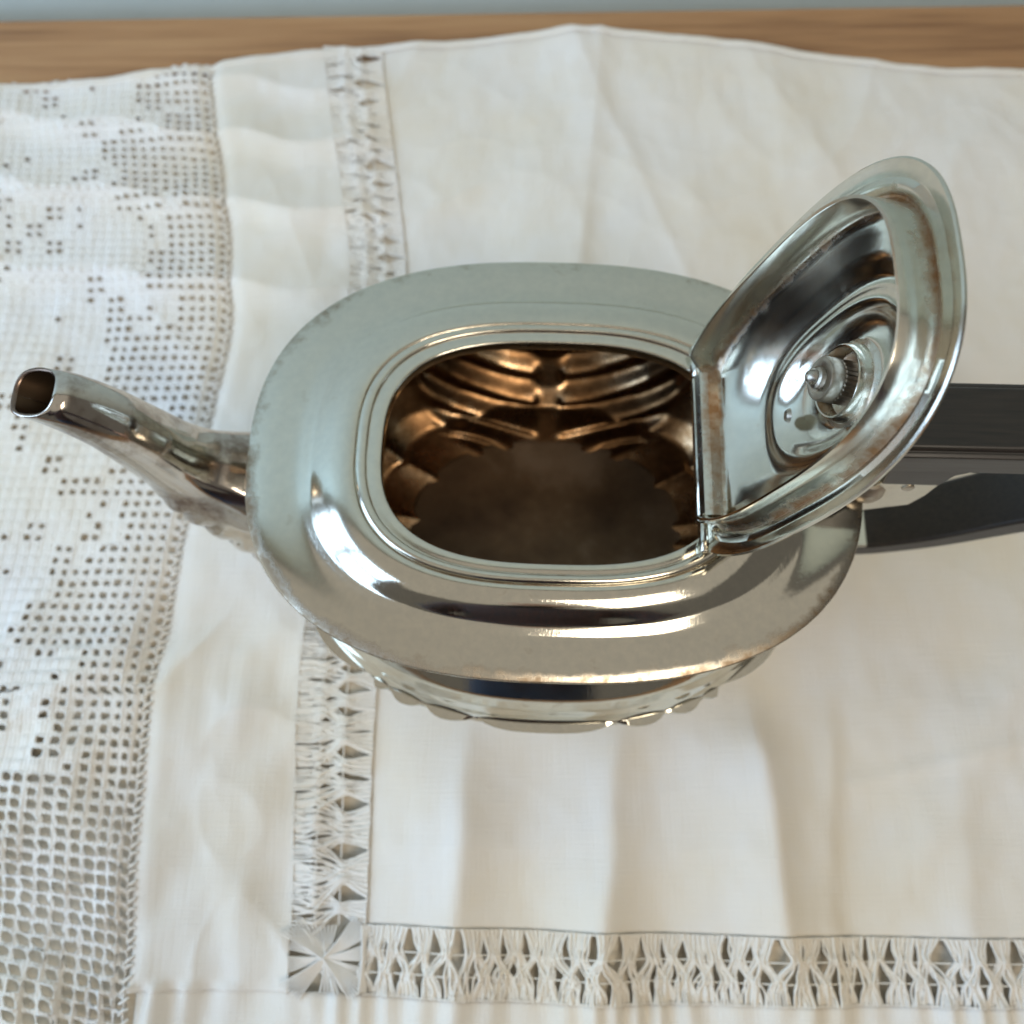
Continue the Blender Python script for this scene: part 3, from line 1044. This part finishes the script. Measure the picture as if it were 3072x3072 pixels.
# ---- spout
SP = [  # x, z, half width (across), half height (in the bend plane)
    (-0.0640, 0.0380, .0250, .0250), (-0.0760, 0.0415, .0235, .0245), (-0.0880, 0.0500, .0195, .0232), (-0.0985, 0.0582, .0155, .0182), (-0.1065, 0.0678, .0124, .0136),
    (-0.1115, 0.0780, .0106, .0100), (-0.1158, 0.0905, .0094, .0089), (-0.1208, 0.1030, .0086, .0080), (-0.1278, 0.1128, .0078, .0070), (-0.1366, 0.1195, .0070, .0056)]
sp = catmull(SP, 10)
SN = 64
rings, rin, tarn = [], [], []
for k, q in enumerate(sp):
    p = np.array(q)
    d = np.array(sp[min(k + 1, len(sp) - 1)][:2]) - np.array(sp[max(k - 1, 0)][:2])
    d /= np.linalg.norm(d)
    t = k / (len(sp) - 1)
    up = np.array((-d[1], d[0]))
    if up[1] < 0:
        up = -up
    # the mouth is cut back on its upper side
    tilt = smooth(0.86, 1.0, t)
    ring, rn = [], []
    for i in range(SN):
        a = 2 * PI * i / SN
        c, s = math.cos(a), math.sin(a)
        n_ = 2.35 - 0.35 * smooth(0.55, 0.85, t)
        r = (abs(c) ** n_ + abs(s) ** n_) ** (-1 / n_)
        # softly panelled section
        pan = 1 + 0.012 * math.cos(8 * a) * smooth(0.1, 0.4, t) * smooth(0.85, 0.6, t)
        low = 0.0
        if s < 0.2 and t < 0.56:
            low = 0.0014 * abs(math.sin(t * 48 + 1.5 * c)) ** 0.6 * smooth(0.0, -0.45, s) * smooth(0.56, 0.44, t)
        for lst, k2 in ((ring, 0.0), (rn, 0.0009)):
            w = (p[2] - k2) * c * r * pan
            w += (low * 1.2 * (1 if c > 0 else -1) * abs(c) if k2 == 0 else 0)
            h = (p[3] - k2) * s * r * pan + (-low if k2 == 0 else 0)
            sh_ = -tilt * smooth(-1.0, 1.0, s) * 0.0078
            x = p[0] + up[0] * h - d[0] * (-sh_)
            z = p[1] + up[1] * h - d[1] * (-sh_)
            lst.append((x, w, z))
    rings.append(ring)
    rin.append(rn)
    tarn += [0.30 + 0.34 * noise.noise(Vector((k * 0.06, math.sin(2 * PI * i / SN), math.cos(2 * PI * i / SN)))) + 0.14 * smooth(0.5, 0.2, t) for i in range(SN)]
V, Fc = rings_mesh(rings + rin[::-1], True)
spout = obj("spout", V, Fc, M_SPOUT, pot, attr=tarn + [0.95] * (len(V) - len(tarn)))
fix_normals(spout)
spout["label"] = "curved silver spout with fluted underside"
# lining of the spout mouth
V, Fc = rings_mesh([[(x * 1.0, y * 0.985, z) for x, y, z in r] for r in rin[-30:-1]], True, True)
bore = Mat("dark_bore")
bore.b.inputs['Base Color'].default_value = (0.085, 0.052, 0.028, 1)
bore.b.inputs['Metallic'].default_value = 0.8
bore.b.inputs['Roughness'].default_value = 0.38
o = obj("spout_bore", V, Fc, bore.m, spout)

# ---- handle: ebonised wood, stepped edges
def handle():
    path = [(0.0850, 0.1105), (0.1000, 0.1108), (0.1250, 0.1110), (0.1480, 0.1108), (0.1640, 0.1055), (0.1715, 0.0960), (0.1670, 0.0850), (0.1565, 0.0745), (0.1420, 0.0620), (0.1250, 0.0450), (0.1090, 0.0345), (0.1000, 0.0320)]
    P = catmull(path, 8)
    prof = [(-10.6, 3.4), (-10.6, 4.6), (-9.6, 5.2), (-8.9, 5.2), (-8.6, 6.2), (-8.0, 6.6), (8.0, 6.6), (8.6, 6.2), (8.9, 5.2), (9.6, 5.2), (10.6, 4.6), (10.6, 3.4), (10.2, -5.4), (9.2, -6.6), (-9.2, -6.6), (-10.2, -5.4)]
    rings = []
    for k, q in enumerate(P):
        d = P[min(k + 1, len(P) - 1)] - P[max(k - 1, 0)]
        d /= np.linalg.norm(d)
        up = np.array((-d[1], d[0]))
        t = k / (len(P) - 1)
        w = 1 - 0.12 * smooth(0.5, 1, t)
        hh = 1 - 0.38 * smooth(0.5, 0.9, t)
        rings.append([(q[0] + up[0] * z * mm * hh, y * mm * w, q[1] + up[1] * z * mm * hh) for y, z in prof])
    V, Fc = rings_mesh(rings, True, True, True)
    o = obj("handle", V, Fc, M_EBONY, pot, shade=False)
    fix_normals(o)
    bv = o.modifiers.new("bevel", 'BEVEL')
    bv.width = 0.0004
    bv.segments = 2
    bv.limit_method = 'ANGLE'
    bv.angle_limit = math.radians(22)
    o["label"] = "black ebonised wood handle with stepped edges"
    return o
hd = handle()

def prism(name, poly, hw, mat, parent, bev=0.0006):
    """outline in the x-z plane (mm) extruded across the pot"""
    n = len(poly)
    V = [(x * mm, -hw, z * mm) for x, z in poly] + [(x * mm, hw, z * mm) for x, z in poly]
    Fc = [tuple(range(n)), tuple(range(2 * n - 1, n - 1, -1))] + [(i, n + i, n + (i + 1) % n, (i + 1) % n) for i in range(n)]
    o = obj(name, V, Fc, mat, parent, shade=False, attr=[0.18] * (2 * n))
    fix_normals(o)
    bv = o.modifiers.new("bevel", 'BEVEL')
    bv.width = bev
    bv.segments = 3
    return o
s1 = prism("handle_bracket", [(73, 66), (80, 68), (89, 72.5), (102, 79), (103.6, 86.5), (104, 95.6), (88.2, 95.6), (84, 88), (79, 79), (73, 75)], .0096, M_SILVER, pot)
prism("handle_block", [(86.2, 107), (88.0, 95.9), (103.2, 95.9), (104.6, 103), (107.2, 105), (108, 108)], .0102, M_EBONY, hd, 0.0004)
s2 = prism("handle_bracket", [(70, 22), (84, 23), (96, 26), (104, 28.2), (106.5, 30), (105, 37.5), (98, 36.5), (86, 39), (70, 44)], .0088, M_SILVER, pot)
for par, (x, z) in ((s1, (0.0964, 0.0925)), (s2, (0.1005, 0.0320))):
    f = Matrix.Translation((x, 0, z)) @ Matrix.Rotation(PI / 2, 4, 'X')
    lathe("rivet", [(.0001, -.0104), (.0010, -.0103), (.0017, -.0099), (.0017, .0099), (.0010, .0103), (.0001, .0104)], M_STEEL, par, f, 20)
lathe("bracket_bead", [(.0001, -.0052), (.0030, -.0045), (.0046, -.0022), (.0050, 0), (.0046, .0022), (.0030, .0045), (.0001, .0052)], M_STEEL, s1, Matrix.Translation((0.0872, -0.0075, 0.0880)), 28)

# ------------------------------------------------------------------ person leaning over the table, mirrored in the silver
def person():
    J = {}
    E = []
    def j(n, co, r, par=None):
        J[n] = (len(J), Vector(co), r)
        if par:
            E.append((J[par][0], J[n][0]))
    j('pelvis', (-0.04, -0.78, 0.05), (0.15, 0.12))
    j('waist', (-0.04, -0.75, 0.20), (0.14, 0.11), 'pelvis')
    j('chest', (-0.03, -0.68, 0.40), (0.17, 0.12), 'waist')
    j('collar', (-0.02, -0.60, 0.53), (0.11, 0.09), 'chest')
    j('neck', (-0.01, -0.54, 0.59), (0.055, 0.055), 'collar')
    j('jaw', (0.0, -0.485, 0.615), (0.062, 0.070), 'neck')
    j('brow', (0.0, -0.465, 0.67), (0.075, 0.090), 'jaw')
    j('crown', (0.0, -0.485, 0.735), (0.062, 0.070), 'brow')
    j('nose', (0.0, -0.385, 0.635), (0.012, 0.014), 'brow')
    for sd, n in ((-1, 'l'), (1, 'r')):
        j('sh' + n, (-0.02 + 0.19 * sd, -0.63, 0.50), (0.072, 0.072), 'collar')
        j('el' + n, (0.29 * sd, -0.56, 0.24), (0.047, 0.047), 'sh' + n)
        j('wr' + n, (0.27 * sd, -0.37, 0.045), (0.028, 0.024), 'el' + n)
        j('pa' + n, (0.26 * sd, -0.30, 0.020), (0.038, 0.015), 'wr' + n)
        for f in range(4):
            x = 0.26 * sd + (f - 1.5) * 0.021
            y = -0.215 - 0.008 * abs(f - 1.4)
            j('f1%s%d' % (n, f), (x, y - 0.035, 0.018), (0.0095, 0.0095), 'pa' + n)
            j('f2%s%d' % (n, f), (x, y, 0.009), (0.0085, 0.0085), 'f1%s%d' % (n, f))
        j('t1' + n, (0.205 * sd, -0.285, 0.014), (0.0105, 0.0105), 'pa' + n)
        j('hip' + n, (-0.04 + 0.09 * sd, -0.79, -0.02), (0.095, 0.095), 'pelvis')
        j('kn' + n, (-0.04 + 0.11 * sd, -0.76, -0.36), (0.062, 0.062), 'hip' + n)
        j('an' + n, (-0.04 + 0.11 * sd, -0.80, -0.72), (0.042, 0.042), 'kn' + n)
        j('to' + n, (-0.04 + 0.13 * sd, -0.66, -0.765), (0.038, 0.028), 'an' + n)
    me = bpy.data.meshes.new("person")
    me.from_pydata([v[1] for v in J.values()], E, [])
    o = bpy.data.objects.new("person", me)
    o.location = (0, 0.10, 0)
    COL.objects.link(o)
    bpy.context.view_layer.objects.active = o
    md = o.modifiers.new("skin", 'SKIN')
    for k, v in enumerate(J.values()):
        sv = me.skin_vertices[0].data[k]
        sv.radius = v[2]
        sv.use_root = (k == 0)
    sb = o.modifiers.new("subdivide", 'SUBSURF')
    sb.levels = sb.render_levels = 2
    dg = bpy.context.evaluated_depsgraph_get()
    m2 = bpy.data.meshes.new_from_object(o.evaluated_get(dg))
    o.modifiers.clear()
    o.data = m2
    m2.materials.clear()
    S = Mat("dark_shirt")
    w = S.n('ShaderNodeTexWave', wave_type='BANDS', bands_direction='X')
    w.inputs['Scale'].default_value = 9
    w.inputs['Distortion'].default_value = 0.4
    S.l(S.coord(), w.inputs['Vector'])
    S.l(S.ramp(w.outputs['Fac'], [(0.90, (0.030, 0.032, 0.040)), (0.97, (0.30, 0.10, 0.07))]), S.b.inputs['Base Color'])
    S.b.inputs['Roughness'].default_value = 0.85
    K = Mat("skin")
    K.b.inputs['Base Color'].default_value = (0.50, 0.29, 0.20, 1)
    K.b.inputs['Roughness'].default_value = 0.5
    H = Mat("dark_hair")
    H.b.inputs['Base Color'].default_value = (0.03, 0.02, 0.015, 1)
    D = Mat("denim")
    D.b.inputs['Base Color'].default_value = (0.04, 0.055, 0.10, 1)
    for m in (S, K, H, D):
        m2.materials.append(m.m)
    for p in m2.polygons:
        c = p.center
        p.use_smooth = True
        if c.z > 0.57 and c.y > -0.58:
            p.material_index = 2 if (c.z > 0.715 or c.y < -0.505) else 1
        elif c.y > -0.38 and c.z < 0.07:
            p.material_index = 1
        elif c.z < 0.07:
            p.material_index = 3
    o["label"] = "person in dark shirt leaning over the table, mirrored in the teapot's front"
    o["category"] = "person"
    return o
person()
